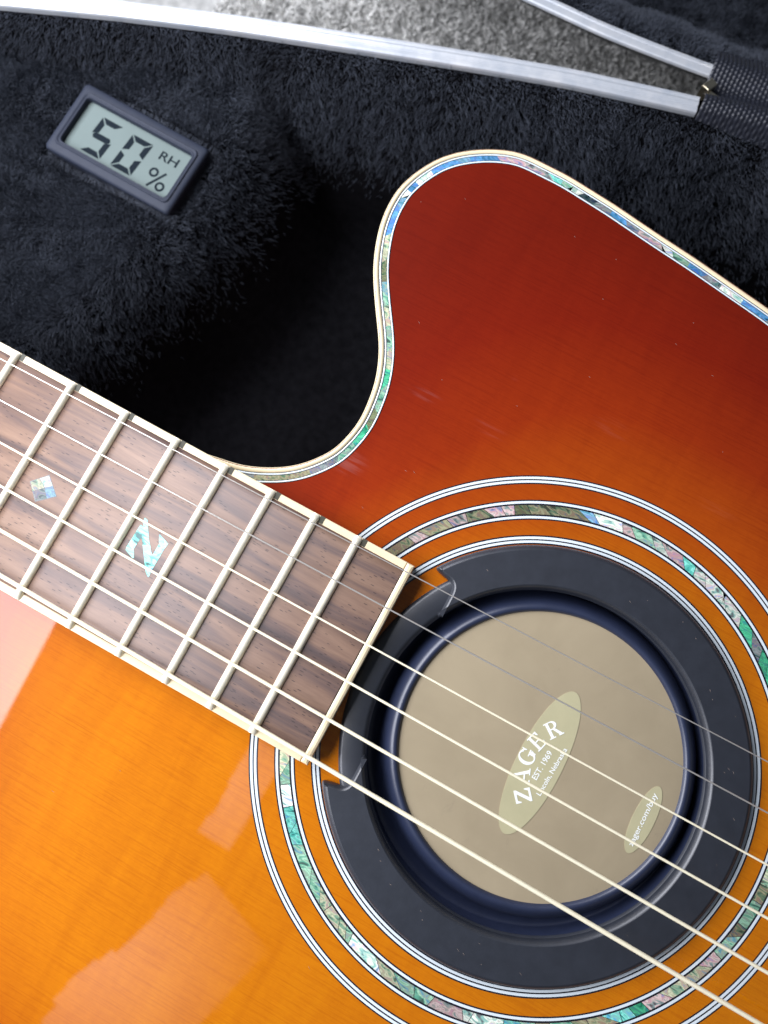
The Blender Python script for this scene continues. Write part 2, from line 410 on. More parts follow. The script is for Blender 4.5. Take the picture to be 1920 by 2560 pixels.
while i < nO:
    ln = random.uniform(3.2, 7.0); st = max(2, int(ln / seglen))
    p = OUT[(i + st // 2) % nO]
    if vis(p):
        x, y = p
        if y < 45: pal = ['tan', 'grey', 'green', 'blue', 'mint']
        elif y < 70: pal = ['green', 'dark', 'mint', 'olive', 'grey']
        elif y < 100: pal = ['tan', 'pink', 'olive', 'cream', 'mint']
        elif x < 412 : pal = ['cyan', 'white', 'sky', 'blue', 'blue']
        elif x < 425: pal = ['blue', 'sky', 'blue', 'dark', 'mint']
        elif x < 450: pal = ['white', 'mint', 'white', 'cyan', 'pink']
        else: pal = ['dark', 'grey', 'blue', 'pink', 'mint', 'white', 'grey']
        sk1 = random.choice((0, 0, 1, 2, -1)); shell_piece(OUT, NIN, i, i + st, 2.28, 3.60, 0.042, chan, pick(pal), sk, sk1); sk = sk1
    i += st

# rosette: three inlaid rings round the hole
def ringpart(name, r0, r1, z, mat, parent): 
    V, F = annulus(HC, r0, r1, z, 288, zt=z - .02); return part(name, V, F, mat, parent, False, G0)
for (r0, r1, lines) in ((68.85, 71.15, ((69.2, 69.83), (70.17, 70.8))), (59.55, 64.75, ((59.9, 60.52), (63.78, 64.4))), (53.2, 55.6, ((53.6, 54.22), (54.56, 55.22)))):
    rg = ringpart('rosette_ring', r0, r1, 0.022, M_BLACK, guitar)
    for a, b in lines: ringpart('white_line', a, b, 0.042, M_WHITE, rg)
    if r0 == 59.55: mid = rg
RC = np.array([(HC[0] + 61 * math.cos(t), HC[1] + 61 * math.sin(t)) for t in np.linspace(0, 2 * math.pi, 2400, endpoint=False)])
RN = (RC - np.array(HC)) / 61.0
i = 0; sk = 0
while i < 2400:
    ln = random.choice((3.0, 4.2, 5.5, 6.5)) * random.uniform(.8, 1.2); st = int(ln / 61 * 2400 / (2 * math.pi))
    if 2400 - i - st < 12: st = 2400 - i
    ga = math.degrees((i + st / 2) / 2400 * 2 * math.pi)       # guitar angle; picture angle = that + about 28 degrees down
    ia = (ga - 28.5) % 360
    if 100 <= ia < 150: pal = ['tan', 'olive', 'tan', 'mint', 'pink', 'green']
    elif 75 <= ia < 100: pal = ['tan', 'pink', 'cream', 'olive', 'white']
    elif 30 <= ia < 75: pal = ['white', 'mint', 'cyan', 'pink', 'cream', 'sky', 'white']
    elif ia < 30 : pal = ['olive', 'mint', 'grey', 'green', 'cream']
    elif 300 <= ia: pal = ['cream', 'tan', 'cream', 'mint', 'pink']
    elif 262 <= ia < 300: pal = ['green', 'mint', 'tan', 'cyan', 'pink']
    elif 225 <= ia < 262: pal = ['mint', 'cream', 'white', 'pink', 'mint']
    else: pal = ['mint', 'white', 'cream', 'cyan', 'white', 'mint']
    sk1 = 0 if i + st >= 2400 else random.choice((0, 6, 14, 22, -5)); shell_piece(RC, RN, i + 1.3, i + st, -0.02, 2.34, 0.044, mid, pick(pal), sk, sk1); sk = sk1
    i += st

# ------------------------------------------------------------------ neck, fretboard, frets
ZB = lambda y: 5.95 - 0.0005 * y * y              # crowned board
X0, X1, HW = 285.0, 459.6, 27.45
V, F = box(X0, 372, -25.5, 25.5, -16, 0.0); V = [(x, y * (1 if z > -1 else .6), z) for x, y, z in V]
part('neck', V, F, M_SIDE, guitar, False, G0)
ny = 24; ys = np.linspace(-HW + 2.0, HW - 2.0, ny); V = []; F = []
for x in (X0, X1 - 2.1):
    for y in ys: V.append((x, y, ZB(y)))
for k in range(ny - 1): F.append((k, k + ny, k + ny + 1, k + 1))
b = len(V); V += [(x, y, 0.12) for x in (X0, X1 - 2.1) for y in (ys[0], ys[-1])]
F += [(0, b, b + 2, ny), (ny - 1, 2 * ny - 1, b + 3, b + 1), (0, *range(1, ny), b + 1, b)]
board = part('fretboard', V, F, M_ROSE, guitar, True, G0)
def binding_bar(poly, z0, z1, rnd=.25):
    """bar with softened top edges"""
    c = np.mean(poly, 0); V = []; n = len(poly)
    ins = lambda d: [tuple(np.array(p) - np.sign(np.array(p) - c) * d) for p in poly]
    for d, z in ((0, z0), (0, z1 - rnd), (rnd * .3, z1 - rnd * .3), (rnd, z1)): V += [(x, y, z) for x, y in ins(d)]
    F = [(k * n + i, k * n + (i + 1) % n, (k + 1) * n + (i + 1) % n, (k + 1) * n + i) for k in range(3) for i in range(n)] + [tuple(range(3 * n, 4 * n))]
    return V, F
for s in (-1, 1):
    ya, yb = sorted((s * (HW - 1.98), s * HW))
    V, F = binding_bar([(X0, ya), (X1 - (2.1 if s > 0 else 2.1), ya), (X1 - 2.1, yb), (X0, yb)], 0.12, ZB(HW - 1) + .02)
    part('board_binding', V, F, M_CREAM, board, False, G0)
V, F = binding_bar([(X1 - 2.08, -HW), (X1, -HW), (X1, HW), (X1 - 2.08, HW)], 0.12, ZB(HW - 1) + .28, .7)
part('board_binding', V, F, M_CREAM, board, False, G0)
# fret wire: domed crown, bevelled ends, shared by all frets
prof = [(-1.08, -0.05), (-1.05, .22), (-.85, .62), (-.48, .92), (0, 1.0), (.48, .92), (.85, .62), (1.05, .22), (1.08, -0.05)]
ysf = [-27.3, -26.9, -26.2, -25.4] + list(np.linspace(-24, 24, 17)) + [25.4, 26.2, 26.9, 27.3]
hs = [.12, .55, .9, 1] + [1] * 17 + [1, .9, .55, .12]
V = []; F = []; m_ = len(prof)
for y, h in zip(ysf, hs):
    for a, z in prof: V.append((a * (1 if h > .5 else .8), y, ZB(y) + (z * h if z > 0 else z)))
for i in range(len(ysf) - 1):
    for k in range(m_ - 1): F.append((i * m_ + k, i * m_ + k + 1, (i + 1) * m_ + k + 1, (i + 1) * m_ + k))
F += [tuple(range(m_)), tuple(reversed(range((len(ysf) - 1) * m_, len(ysf) * m_)))]
fret_me = mesh('fret', V, [tuple(reversed(f)) for f in F], M_FRET, True)
# dark box for both gap and painted shadow beside each fret end in the binding
gap_shadow_me = mesh('gap_shadow', *box(1.05, 2.35, 25.6, 27.5, ZB(26) - .3, ZB(26) + .06), plain('fret_gap_shadow', (0.045, 0.042, 0.024), .6))
for n in range(10, 21):
    fr = link('fret', fret_me, board, (fret_x(n) - G0[0], -G0[1], -G0[2]))
    link('gap_shadow', gap_shadow_me, fr)
# inlays
dm = [(366.64, 3.35), (371.04, -0.36), (367.0, -3.94), (363.28, -0.30)]
c0 = np.array((367.0, -.3))
cols = ['white', 'sky', 'grey', 'cream']
pieces = [[dm[0], (368.9, 1.5), (367.3, .1), (364.9, 1.6)], [(368.9, 1.5), dm[1], (369.2, -2.0), (367.3, .1)], [(369.2, -2.0), dm[2], (365.0, -2.2), (367.3, .1)], [(365.0, -2.2), dm[3], (364.9, 1.6), (367.3, .1)]]
dia = part('diamond_inlay', *prism([tuple(c0 + (np.array(p) - c0) * 1.06) for p in dm], 5.6, ZB(0) + .012), M_BLACK, board, False, G0)
for pc, cn in zip(pieces, cols):
    c = np.mean(pc, 0); V, F = prism([tuple(c + (np.array(p) - c) * .97) for p in pc], 5.6, ZB(0) + .03)
    o = part('shell_chip', V, F, M_ABA2, dia, False, G0); o.color = (*[c * .42 for c in PAL[cn]], 1)
zl = [(393.84, 5.8), (394.74, 5.56), (397.5, 1.63), (400.02, -1.26), (400.4, -1.36), (400.39, 1.79), (399.25, 3.72), (399.4, 3.91), (402.46, 2.87), (402.23, 1.19), (402.19, -4.82),
      (402.35, -6.69), (402.01, -6.66), (401.06, -5.95), (400.2, -4.87), (396.06, .64), (395.55, .78), (395.43, -2.4), (396.58, -4.15), (396.48, -4.52), (396.15, -4.49), (393.75, -3.61),
      (393.54, -3.0), (393.78, 3.57), (394.02, 3.71), (394.95, 3.58), (393.88, 4.57)]
o = part('letter_inlay', *prism(zl, 5.6, ZB(0) + .03), M_ABA2, board, False, G0); o.color = (.42, .86, .82, 1)

# ------------------------------------------------------------------ strings
def string(n, rad, wound):
    s = lambda x: (37.86 + .02694 * x) / 2 * (1 - 2 * n / 5)
    xa, xb = 290.0, 640.0; zc = lambda x: 7.25 + (x - 300) * .0031
    pitch = max(.30, rad * .55); k = int((xb - xa) / (pitch / 2)) if wound else 40
    sides = 8; V = np.zeros((k + 1, sides, 3)); X = np.linspace(xa, xb, k + 1)
    r = np.full(k + 1, rad)
    if wound: r[1::2] = rad * (1 - .5 * pitch / (2 * rad) * .55)
    for j in range(sides):
        a = 2 * math.pi * (j + .5) / sides
        V[:, j, 0] = X; V[:, j, 1] = s(X) + r * math.cos(a); V[:, j, 2] = zc(X) + r * math.sin(a)
    i = np.arange(k); F = []
    for j in range(sides):
        j2 = (j + 1) % sides
        F.append(np.stack([i * sides + j, i * sides + j2, (i + 1) * sides + j2, (i + 1) * sides + j], 1))
    F = np.vstack(F)
    part('string', V.reshape(-1, 3), F, M_BRONZE if wound else M_STEEL, guitar, True, G0,
         label=('bronze wound string' if wound else 'thin plain steel string'))
for n, (rad, w) in enumerate(((.155, 0), (.205, 0), (.28, 1), (.36, 1), (.46, 1), (.58, 1))): string(n, rad, w)

# dust specks lying on the lacquer
def dust(cnt, test, z, parent, org, name='dust'):
    parts = []
    while len(parts) < cnt:
        x, y = random.uniform(400, 580), random.uniform(-110, 138)
        if not test(x, y): continue
        a = math.radians(random.gauss(-22, 10)); l = random.uniform(.35, 1.1); w = random.uniform(.025, .05)
        d = np.array((math.cos(a), math.sin(a))); q = np.array((-d[1], d[0])); p = np.array((x, y)); zz = z(x, y)
        V = [(*(p - d * l * .5), zz + .02), (*(p + q * w), zz + .07), (*(p + d * l * .5), zz + .02), (*(p - q * w), zz + .05)]
        parts.append((V, [(0, 3, 2, 1)]))
    V, F = join(parts); return part(name, V, F, M_DUST, parent, False, org, kind='stuff')
hr = lambda x, y: math.hypot(x - HC[0], y - HC[1])
inn = OUT[::8] + NIN[::8] * 6
def ontop(x, y): return hr(x, y) > 72 and not (x < 462 and abs(y) < 29) and bool(inside(np.array([(x, y)]), inn)[0]) and (y > 30 or random.random() < .25)
dust(34, ontop, lambda x, y: 0.0, guitar, G0)

# ------------------------------------------------------------------ sound hole cover
C0 = (508.1, 0, 0)
cover = thing('soundhole_cover', 'round black rubber cover with tan centre plugged into the guitar sound hole', 'soundhole cover', C0)
def lathe(prof, n=192, c0=HC):
    """prof: (r, z, dx, dy)"""
    V = []; F = []; m = len(prof)
    for i in range(n):
        a = 2 * math.pi * i / n
        for p in prof:
            r, z = p[0], p[1]; dx, dy = (p[2], p[3]) if len(p) > 2 else (0, 0)
            V.append((c0[0] + dx + r * math.cos(a), c0[1] + dy + r * math.sin(a), z))
    for i in range(n):
        j = (i + 1) % n
        for k in range(m - 1): F.append((i * m + k, i * m + k + 1, j * m + k + 1, j * m + k))
    return V, F
NX = 470.6
# thin tier seen in the notch under the fretboard end
V, F = lathe([(41.6, -.6), (42.2, .95), (43.0, 1.2), (47.6, 1.2), (48.5, .8), (48.7, .06)])
F = [tuple(reversed(f)) for f in F]
part('thin_flange', V, F, M_RUB, cover, True, C0)
# thick tier: a C shaped slab with a notch for the fretboard
RO, RI = 53.0, 41.9
ao = math.atan2(29.2, 464.9 - HC[0]); ai = math.acos((NX - HC[0]) / RI)
poly = [(HC[0] + RO * math.cos(t), HC[1] + RO * math.sin(t)) for t in np.linspace(-ao, ao, 260)]
poly += [(467.4, 28.8), (469.4, 28.6), (470.4, 27.6), (470.6, 26.0)]
poly += [(HC[0] + RI * math.cos(t), HC[1] + RI * math.sin(t)) for t in np.linspace(ai, -ai, 220)]
poly += [(470.6, -26.0), (470.4, -27.6), (469.4, -28.6), (467.4, -28.8)]
PQ = smoothed(poly, 1200, True, 5); PN = normals(PQ, True)
A = np.sum(PQ[:, 0] * np.roll(PQ[:, 1], -1) - np.roll(PQ[:, 0], -1) * PQ[:, 1])
if A < 0: PN = -PN
rq = np.hypot(PQ[:, 0] - HC[0], PQ[:, 1] - HC[1])
PN = PN * np.where(rq > 52.5, 1.0, .72)[:, None]
V, F = sweep(PQ, PN, [(0, .3), (0, .8), (.2, 1.4), (.6, 2.0), (1.1, 2.4), (1.45, 2.5)], True)
V = [tuple(v) for v in V]; F = [tuple(reversed(f)) for f in F]
m_ = 6; nq = len(PQ); top = np.array([V[i * m_ + 5][:2] for i in range(nq)])
tv, _, tf, *_ = delaunay_2d_cdt([Vector(p) for p in top], [(i, (i + 1) % nq) for i in range(nq)], [], 1, 1e-6)
tv = np.array([tuple(v) for v in tv]); tc = np.array([tv[list(f)].mean(0) for f in tf]); kp = inside(tc, top)
b = len(V); V += [(x, y, 2.5) for x, y in tv]
for f, k in zip(tf, kp):
    if k:
        f = f if np.cross(tv[f[1]] - tv[f[0]], tv[f[2]] - tv[f[0]]) > 0 else tuple(reversed(f))
        F.append(tuple(i + b for i in f))
part('flange', V, F, M_RUB, cover, True, C0)
E = (1.0, 1.5)
V, F = lathe([(42.2, 1.0), (42.15, .3), (42.1, -1), (42.05, -6.8), (41.9, -7.2, .1, .2), (41.4, -7.2, .5, .8), (40.7, -6.6, *E), (40.0, -5.1, *E), (39.2, -3.4, *E), (38.4, -1.9, *E), (37.6, -.8, *E), (36.8, -.2, *E), (36.1, -.1, *E), (35.6, -.5, *E), (35.3, -1.2, *E)])
part('moulded_well', V, [tuple(reversed(f)) for f in F], M_NAVY, cover, True, C0)
V = [(HC[0] + E[0], HC[1] + E[1], -.95)]; F = []
for k, (r, z) in enumerate(((17, -.95), (33, -.98), (35.5, -1.15))):
    V += [(HC[0] + E[0] + r * math.cos(2 * math.pi * i / 128), HC[1] + E[1] + r * math.sin(2 * math.pi * i / 128), z) for i in range(128)]
F = [(0, 1 + i, 1 + (i + 1) % 128) for i in range(128)]
for k in range(2): F += [(1 + k * 128 + i, 1 + (k + 1) * 128 + i, 1 + (k + 1) * 128 + (i + 1) % 128, 1 + k * 128 + (i + 1) % 128) for i in range(128)]
part('membrane', V, F, M_MEMB, cover, True, C0)
V, F = annulus(HC, 0, 46.5, -14, 64); part('plug_bottom', V, F, M_NAVY, cover, False, C0)
def lens(cx, cy, hx, hy, z, p=1.55, n=72):
    P = []
    for i in range(n):
        t = 2 * math.pi * i / n; c, s = math.cos(t), math.sin(t)
        P.append((cx + hx * math.copysign(abs(c) ** (2 / p), c) if p != 2 else cx + hx * c, cy + hy * math.copysign(abs(s) ** (2 / 2.1), s)))
    return prism(P, z - .1, z)
label = part('oval_label', *lens(509.9, -.2, 5.7, 19.4, -.86, 1.9), M_LABEL, cover, False, C0)
tag2 = part('oval_label', *lens(538.3, -.2, 2.7, 8.9, -.88, 1.9), M_LABEL, cover, False, C0)

ZT = -.80
def place(strokes, ox, oy, ang, h, w, parent, name='letter'):
    """strokes in unit letter space (x right, y up); reading direction turned by ang, text-right = +y, text-up = -x"""
    ca, sa = math.cos(ang), math.sin(ang); parts = []
    for poly in strokes:
        P = []
        for u, v in poly:
            a, b = (u - .5) * w, (v - .5) * h
            r, up = a * ca - b * sa, a * sa + b * ca          # rotate in reading frame
            P.append((ox - up, oy + r))
        parts.append(prism(P, ZT - .05, ZT + .004 * len(parts)))
    V, F = join(parts); part(name, V, F, M_INK, parent, False, C0)
bar = lambda x0, y0, x1, y1: [(x0, y0), (x1, y0), (x1, y1), (x0, y1)]
Zs = [[(.02, .86), (.98, .86), (.98, 1), (.02, 1)], [(.02, .66), (.10, .66), (.20, .86), (.02, .86)], [(.70, .86), (.98, .86), (.30, .13), (.0, .13)],
      bar(0, 0, 1, .13), [(.80, .13), (1, .13), (1, .36), (.93, .36)]]
As = [[(.46, 1), (.56, 1), (.20, .07), (.12, .07)], [(.46, 1), (.60, 1), (.94, .07), (.72, .07)], bar(.26, .30, .74, .39), bar(0, 0, .32, .07), bar(.62, 0, 1.04, .07)]
def arc(cx, cy, ro, ri, a0, a1, sx=1.0, n=22):
    T = np.radians(np.linspace(a0, a1, n))
    return [(cx + ro[0] * math.cos(t), cy + ro[1] * math.sin(t)) for t in T] + [(cx + ri[0] * math.cos(t), cy + ri[1] * math.sin(t)) for t in T[::-1]]
Gs = [arc(.5, .5, (.5, .52), (.28, .44), 42, 345), bar(.68, .08, .90, .44), bar(.56, .40, 1.0, .47), [(.80, .80), (.90, .98), (.93, .98), (.93, .66), (.88, .66)]]
Es = [bar(.14, .06, .36, .94), bar(.02, .93, .92, 1), bar(.02, 0, .94, .07), bar(.36, .47, .70, .54), [(.84, .74), (.92, .74), (.92, .93), (.74, .93)], [(.74, .07), (.94, .07), (.96, .28), (.88, .28)], bar(.66, .38, .72, .63)]
Rs = [bar(.12, .06, .33, .94), bar(.0, .93, .5, 1), bar(.0, 0, .46, .07), arc(.48, .745, (.38, .255), (.18, .185), -90, 90, n=14), bar(.33, .49, .5, .56), bar(.33, .93, .5, 1), [(.46, .50), (.66, .50), (1.0, .07), (.76, .07)], bar(.72, 0, 1.08, .07)]
for st, deg, w in ((Zs, 40.4, 3.3), (As, 21.9, 3.9), (Gs, 2.4, 3.9), (Es, -15.6, 3.2), (Rs, -35.6, 3.6)):
    a = math.radians(deg); place(st, 520.9 - 14.5 * math.cos(a), -14.5 * math.sin(a), a, 4.1, w, label)
def text_mesh(body, size, width=None):
    c = bpy.data.curves.new('t', 'FONT'); c.body = body; c.size = 1; c.align_x = 'CENTER'; c.align_y = 'CENTER'; c.extrude = 0.0; c.offset = .012
    o = bpy.data.objects.new('t', c); scene.collection.objects.link(o)
    dg = bpy.context.evaluated_depsgraph_get(); me = o.evaluated_get(dg).to_mesh()
    V = np.array([v.co[:] for v in me.vertices]); F = [tuple(p.vertices) for p in me.polygons]
    o.evaluated_get(dg).to_mesh_clear(); bpy.data.objects.remove(o)
    V = V * size
    if width: V[:, 0] *= width / (V[:, 0].max() - V[:, 0].min())
    V[:, :2] -= (V[:, :2].max(0) + V[:, :2].min(0)) / 2
    return V, F
def text(body, size, width, ox, oy, tilt, z, mat, parent, org, name, upright=False):
    V, F = text_mesh(body, size, width)
    if upright: P = [(ox + v[0], oy + v[1], z) for v in V]
    else:
        ca, sa = math.cos(tilt), math.sin(tilt)
        P = [(ox - (v[0] * sa + v[1] * ca), oy + v[0] * ca - v[1] * sa, z) for v in V]
    return part(name, P, F, mat, parent, False, org)
text('EST. 1969', 2.0, 7.8, 510.65, -.6, math.radians(-4), ZT, M_INK, label, C0, 'lettering')
text('Lincoln, Nebraska', 1.75, 13.2, 513.55, -.8, math.radians(-3.5), ZT, M_INK, label, C0, 'lettering')
text('zager.com/buy', 1.9, 14.0, 538.3, -.2, 0, ZT - .02, M_INK, tag2, C0, 'lettering')
dust(26, lambda x, y: 44 < hr(x, y) < 51 and x > 474, lambda x, y: 2.5, cover, C0)

# ------------------------------------------------------------------ hygrometer
H0 = (303.2, 110.2, -47.8); hx = Vector((1.0, -.033, 0)).normalized()
hyg = thing('hygrometer', 'small slate digital humidity meter reading 50 lying on the black plush', 'hygrometer', H0)
hyg.rotation_euler = (math.radians(0), math.radians(0), math.atan2(hx.y, hx.x))
def rrect(w, h, r, z, n=6):
    P = []
    for cx, cy, a in ((w - r, h - r, 0), (-w + r, h - r, 90), (-w + r, -h + r, 180), (w - r, -h + r, 270)):
        for k in range(n + 1):
            t = math.radians(a + 90 * k / n); P.append((cx + r * math.cos(t), cy + r * math.sin(t), z))
    return P
def loops(Ls, cap=False):
    n = len(Ls[0]); V = [p for l in Ls for p in l]; F = []
    for k in range(len(Ls) - 1):
        for i in range(n): F.append((k * n + i, k * n + (i + 1) % n, (k + 1) * n + (i + 1) % n, (k + 1) * n + i))
    if cap: F.append(tuple(range((len(Ls) - 1) * n, len(Ls) * n)))
    return V, F
V, F = loops([rrect(24.6, 12.8, 1.2, -9), rrect(25.5, 13.7, 1.4, -2.2), rrect(25.6, 13.8, 1.4, -1.2), rrect(25.3, 13.5, 1.5, -.4), rrect(24.7, 12.9, 1.5, 0), rrect(23.4, 10.9, 1.8, .05)])
part('housing', V, F, M_HYG, hyg, True)
V, F = loops([rrect(23.4, 10.9, 1.8, .05), rrect(23.2, 10.7, 1.8, .5), rrect(22.9, 10.4, 1.8, .6), rrect(22.5, 10.05, 1.7, .1), rrect(22.3, 9.85, 1.7, .05), rrect(22.1, 9.65, 1.7, .3), rrect(21.8, 9.35, 1.6, .15), rrect(21.6, 9.1, 1.5, -.6), rrect(21.5, 9.0, 1.3, -2.0)])
part('bezel', V, F, M_HYG, hyg, True)
V, F = loops([rrect(21.6, 9.1, 1.3, -1.9)], True); screen = part('lcd_screen', V, F, M_LCD, hyg)
def seg(cx, y0, y1, x0, x1, on, parent, slant=.075, t=1.08):
    """seven segment digit in box x0..x1, y0..y1"""
    ym = (y0 + y1) / 2; g = .28
    def h(xa, xb, y, s):    # horizontal segment, s: +1 top, 0 mid, -1 bottom
        if s == 1: P = [(xa, y), (xb, y), (xb - 2 * t, y - 2 * t * .9), (xa + 2 * t, y - 2 * t * .9)]
        elif s == -1: P = [(xa, y), (xb, y), (xb - 2 * t, y + 2 * t * .9), (xa + 2 * t, y + 2 * t * .9)]
        else: P = [(xa + .3, y), (xa + t, y + t), (xb - t, y + t), (xb - .3, y), (xb - t, y - t), (xa + t, y - t)]
        return P
    def v(x, ya, yb, s):    # s -1 left, +1 right; ya lower, yb upper
        lo = 2 * t if abs(ya - y0) < 1 else t; hi = 2 * t if abs(yb - y1) < 1 else t
        return [(x, ya), (x, yb), (x - s * 2 * t, yb - hi), (x - s * 2 * t, ya + lo)]
    S_ = dict(a=h(x0 + g, x1 - g, y1, 1), g=h(x0 + g, x1 - g, ym, 0), d=h(x0 + g, x1 - g, y0, -1), f=v(x0, ym + g, y1 - g, -1), e=v(x0, y0 + g, ym - g, -1), b=v(x1, ym + g, y1 - g, 1), c=v(x1, y0 + g, ym - g, 1))
    for k in on:
        P = [(x + (y - ym) * slant, y) for x, y in S_[k]]
        part('lcd_segment', *prism(P, -1.88, -1.84), M_SEG, screen)
seg(0, -7.9, 6.2, -14.8, -6.4, 'afgcd', screen); seg(0, -7.7, 5.9, -2.2, 6.3, 'abcdef', screen)
text('RH', 4.6, 7.2, 14.3, 4.2, 0, -1.85, M_SEG, screen, (0, 0, 0), 'rh_mark', True)
def ring2(cx, cy, ro, ri): return annulus((cx, cy), ri, ro, -1.85, 28)
ang = math.atan2(7.5, 4.3); d = np.array((math.cos(ang), math.sin(ang))); q = np.array((-d[1], d[0])) * .42; c = np.array((14.4, -4.3))
sl = prism([tuple(c - d * 4 - q), tuple(c + d * 4 - q), tuple(c + d * 4 + q), tuple(c - d * 4 + q)], -1.88, -1.85)
part('percent_mark', *join([ring2(12.2, -2.4, 1.75, .95), ring2(16.8, -6.0, 1.75, .95), sl]), M_SEG, screen)

# ------------------------------------------------------------------ the case
K0 = (400, 190, -110)
case = thing('guitar_case', 'open hard guitar case lined with black plush, aluminium rim and lid', 'guitar case', K0)
ZR = -34.0
rim_in = smoothed([(170, 96), (198, 108.5), (222.4, 118.6), (248, 129), (284.8, 143.6), (321.9, 157), (366.5, 171.5), (400, 182.2), (429.2, 191), (458.7, 198.4), (472.9, 201.8), (502.4, 208), (540, 213), (610, 218)], 160, False, 6)
rn = normals(rim_in, False)                       # left of travel (+x) = +y = outwards
cut = np.searchsorted(rim_in[:, 0], 472.4)
rprof = [(0, ZR - 9), (0, ZR - .9), (.25, ZR - .25), (.9, ZR), (1.7, ZR), (2.0, ZR - .3), (2.5, ZR - .3), (2.8, ZR - .05), (3.5, ZR + .25), (4.2, ZR - .05), (4.5, ZR - .35), (4.9, ZR - .3), (5.2, ZR), (5.7, ZR - .1), (6.1, ZR - .8), (6.2, ZR - 9)]
V, F = sweep(rim_in[:cut], rn[:cut], rprof, False); F = [tuple(reversed(f)) for f in F]
F.append(tuple((cut - 1) * len(rprof) + k for k in range(len(rprof))))
part('base_rim', V, F, M_ALU, case, False, K0)
V, F = sweep(rim_in, rn, [(6.1, ZR - 2), (6.3, ZR - 9), (7.5, -60), (7.5, -124)], False)
part('outer_shell', V, [tuple(reversed(f)) for f in F], M_SHELL, case, True, K0)
yr = lambda x: np.interp(x, rim_in[:, 0], rim_in[:, 1])
deckx = lambda y: np.interp(y, [-40, 36, 66, 88, 108, 129, 150], [326, 329, 341, 350, 352, 351, 346])
sst = lambda t: np.clip(t, 0, 1) ** 2 * (3 - 2 * np.clip(t, 0, 1))
def lin(x, y):
    d = (yr(x) - y) * .93
    wob = 1.5 * np.sin(x * .11 + y * .05) + 1.2 * np.sin(y * .17 - x * .04)
    deck = -51.2 - 60 * sst((x - deckx(y) + 24) / 48) + wob * .8
    w = np.where(x < 345, 13.0, 13 + (np.clip(x, 345, 430) - 345) * .06)
    wall = ZR - 2 - 78 * sst((d + 1) / (w * 1.9))
    h = np.maximum(deck, wall)                    # the meter presses the plush flat beneath it
    foot = (np.abs(x - H0[0]) < 27) & (np.abs(y - H0[1]) < 15.5)
    return np.where(foot, np.minimum(h, -55.5), h)
xs = np.arange(215, 612, 4.0); N_ = 64; V = []
for x in xs:
    for t in np.linspace(0, 1, N_):
        y = yr(x) - .1 - t * (yr(x) + 60); V.append((x, y, float(lin(x, y))))
F = [(i * N_ + k, i * N_ + k + 1, (i + 1) * N_ + k + 1, (i + 1) * N_ + k) for i in range(len(xs) - 1) for k in range(N_ - 1)]
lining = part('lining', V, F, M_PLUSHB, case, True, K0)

def vnoise(P, cell, seed):
    """smooth value noise on 2-D points"""
    r = np.random.default_rng(seed).random((97, 97)); q = P / cell; i = np.floor(q).astype(int); f = q - i; f = f * f * (3 - 2 * f)
    g = lambda a, b: r[(i[:, 0] + a) % 97, (i[:, 1] + b) % 97]
    return (g(0, 0) * (1 - f[:, 0]) + g(1, 0) * f[:, 0]) * (1 - f[:, 1]) + (g(0, 1) * (1 - f[:, 0]) + g(1, 1) * f[:, 0]) * f[:, 1]
def pile(name, roots, nrm, length, rad, lean, mat, parent, org, base_dir=(0, 0), jit=.35, clump=4.0):
    n = len(roots); hc = bpy.data.hair_curves.new(name); K = 4
    hc.add_curves([K] * n)
    xy = roots[:, :2]
    a1 = vnoise(xy, clump, 1) - .5; a2 = vnoise(xy, clump, 2) - .5; b1 = vnoise(xy, clump * 3.5, 3) - .5; b2 = vnoise(xy, clump * 3.5, 4) - .5
    D = np.stack([(a1 * 1.5 + b1 * 1.7) * lean + base_dir[0], (a2 * 1.5 + b2 * 1.7) * lean + base_dir[1], np.zeros(n)], 1)
    D += rng.normal(0, jit, (n, 3)) * (1, 1, .2)
    ln = np.asarray(length).reshape(-1, 1) * (rng.uniform(.65, 1.1, n) * (.75 + .5 * vnoise(xy, clump * 1.5, 5)))[:, None]
    P = np.zeros((n, K, 3))
    for k in range(K):
        t = k / (K - 1)
        d = nrm * (1 - .3 * t) + D * (.35 + .75 * t); d /= np.linalg.norm(d, axis=1)[:, None]
        P[:, k] = roots if k == 0 else P[:, k - 1] + d * ln / (K - 1)
    P = (P - np.asarray(org)) * S
    hc.points.foreach_set('position', P.reshape(-1).astype(np.float32))
    rr = np.tile(np.linspace(1, .3, K), n) * rad * S
    at_ = hc.attributes.get('radius') or hc.attributes.new('radius', 'FLOAT', 'POINT')
    at_.data.foreach_set('value', rr.astype(np.float32))
    hc.materials.append(mat)
    o = link(name, hc, parent); o['kind'] = 'stuff'; return o
def grad(fn, x, y, e=.6):
    gx_ = (fn(x + e, y) - fn(x - e, y)) / (2 * e); gy_ = (fn(x, y + e) - fn(x, y - e)) / (2 * e)
    n = np.stack([-gx_, -gy_, np.ones_like(gx_)], 1); return n / np.linalg.norm(n, axis=1)[:, None]
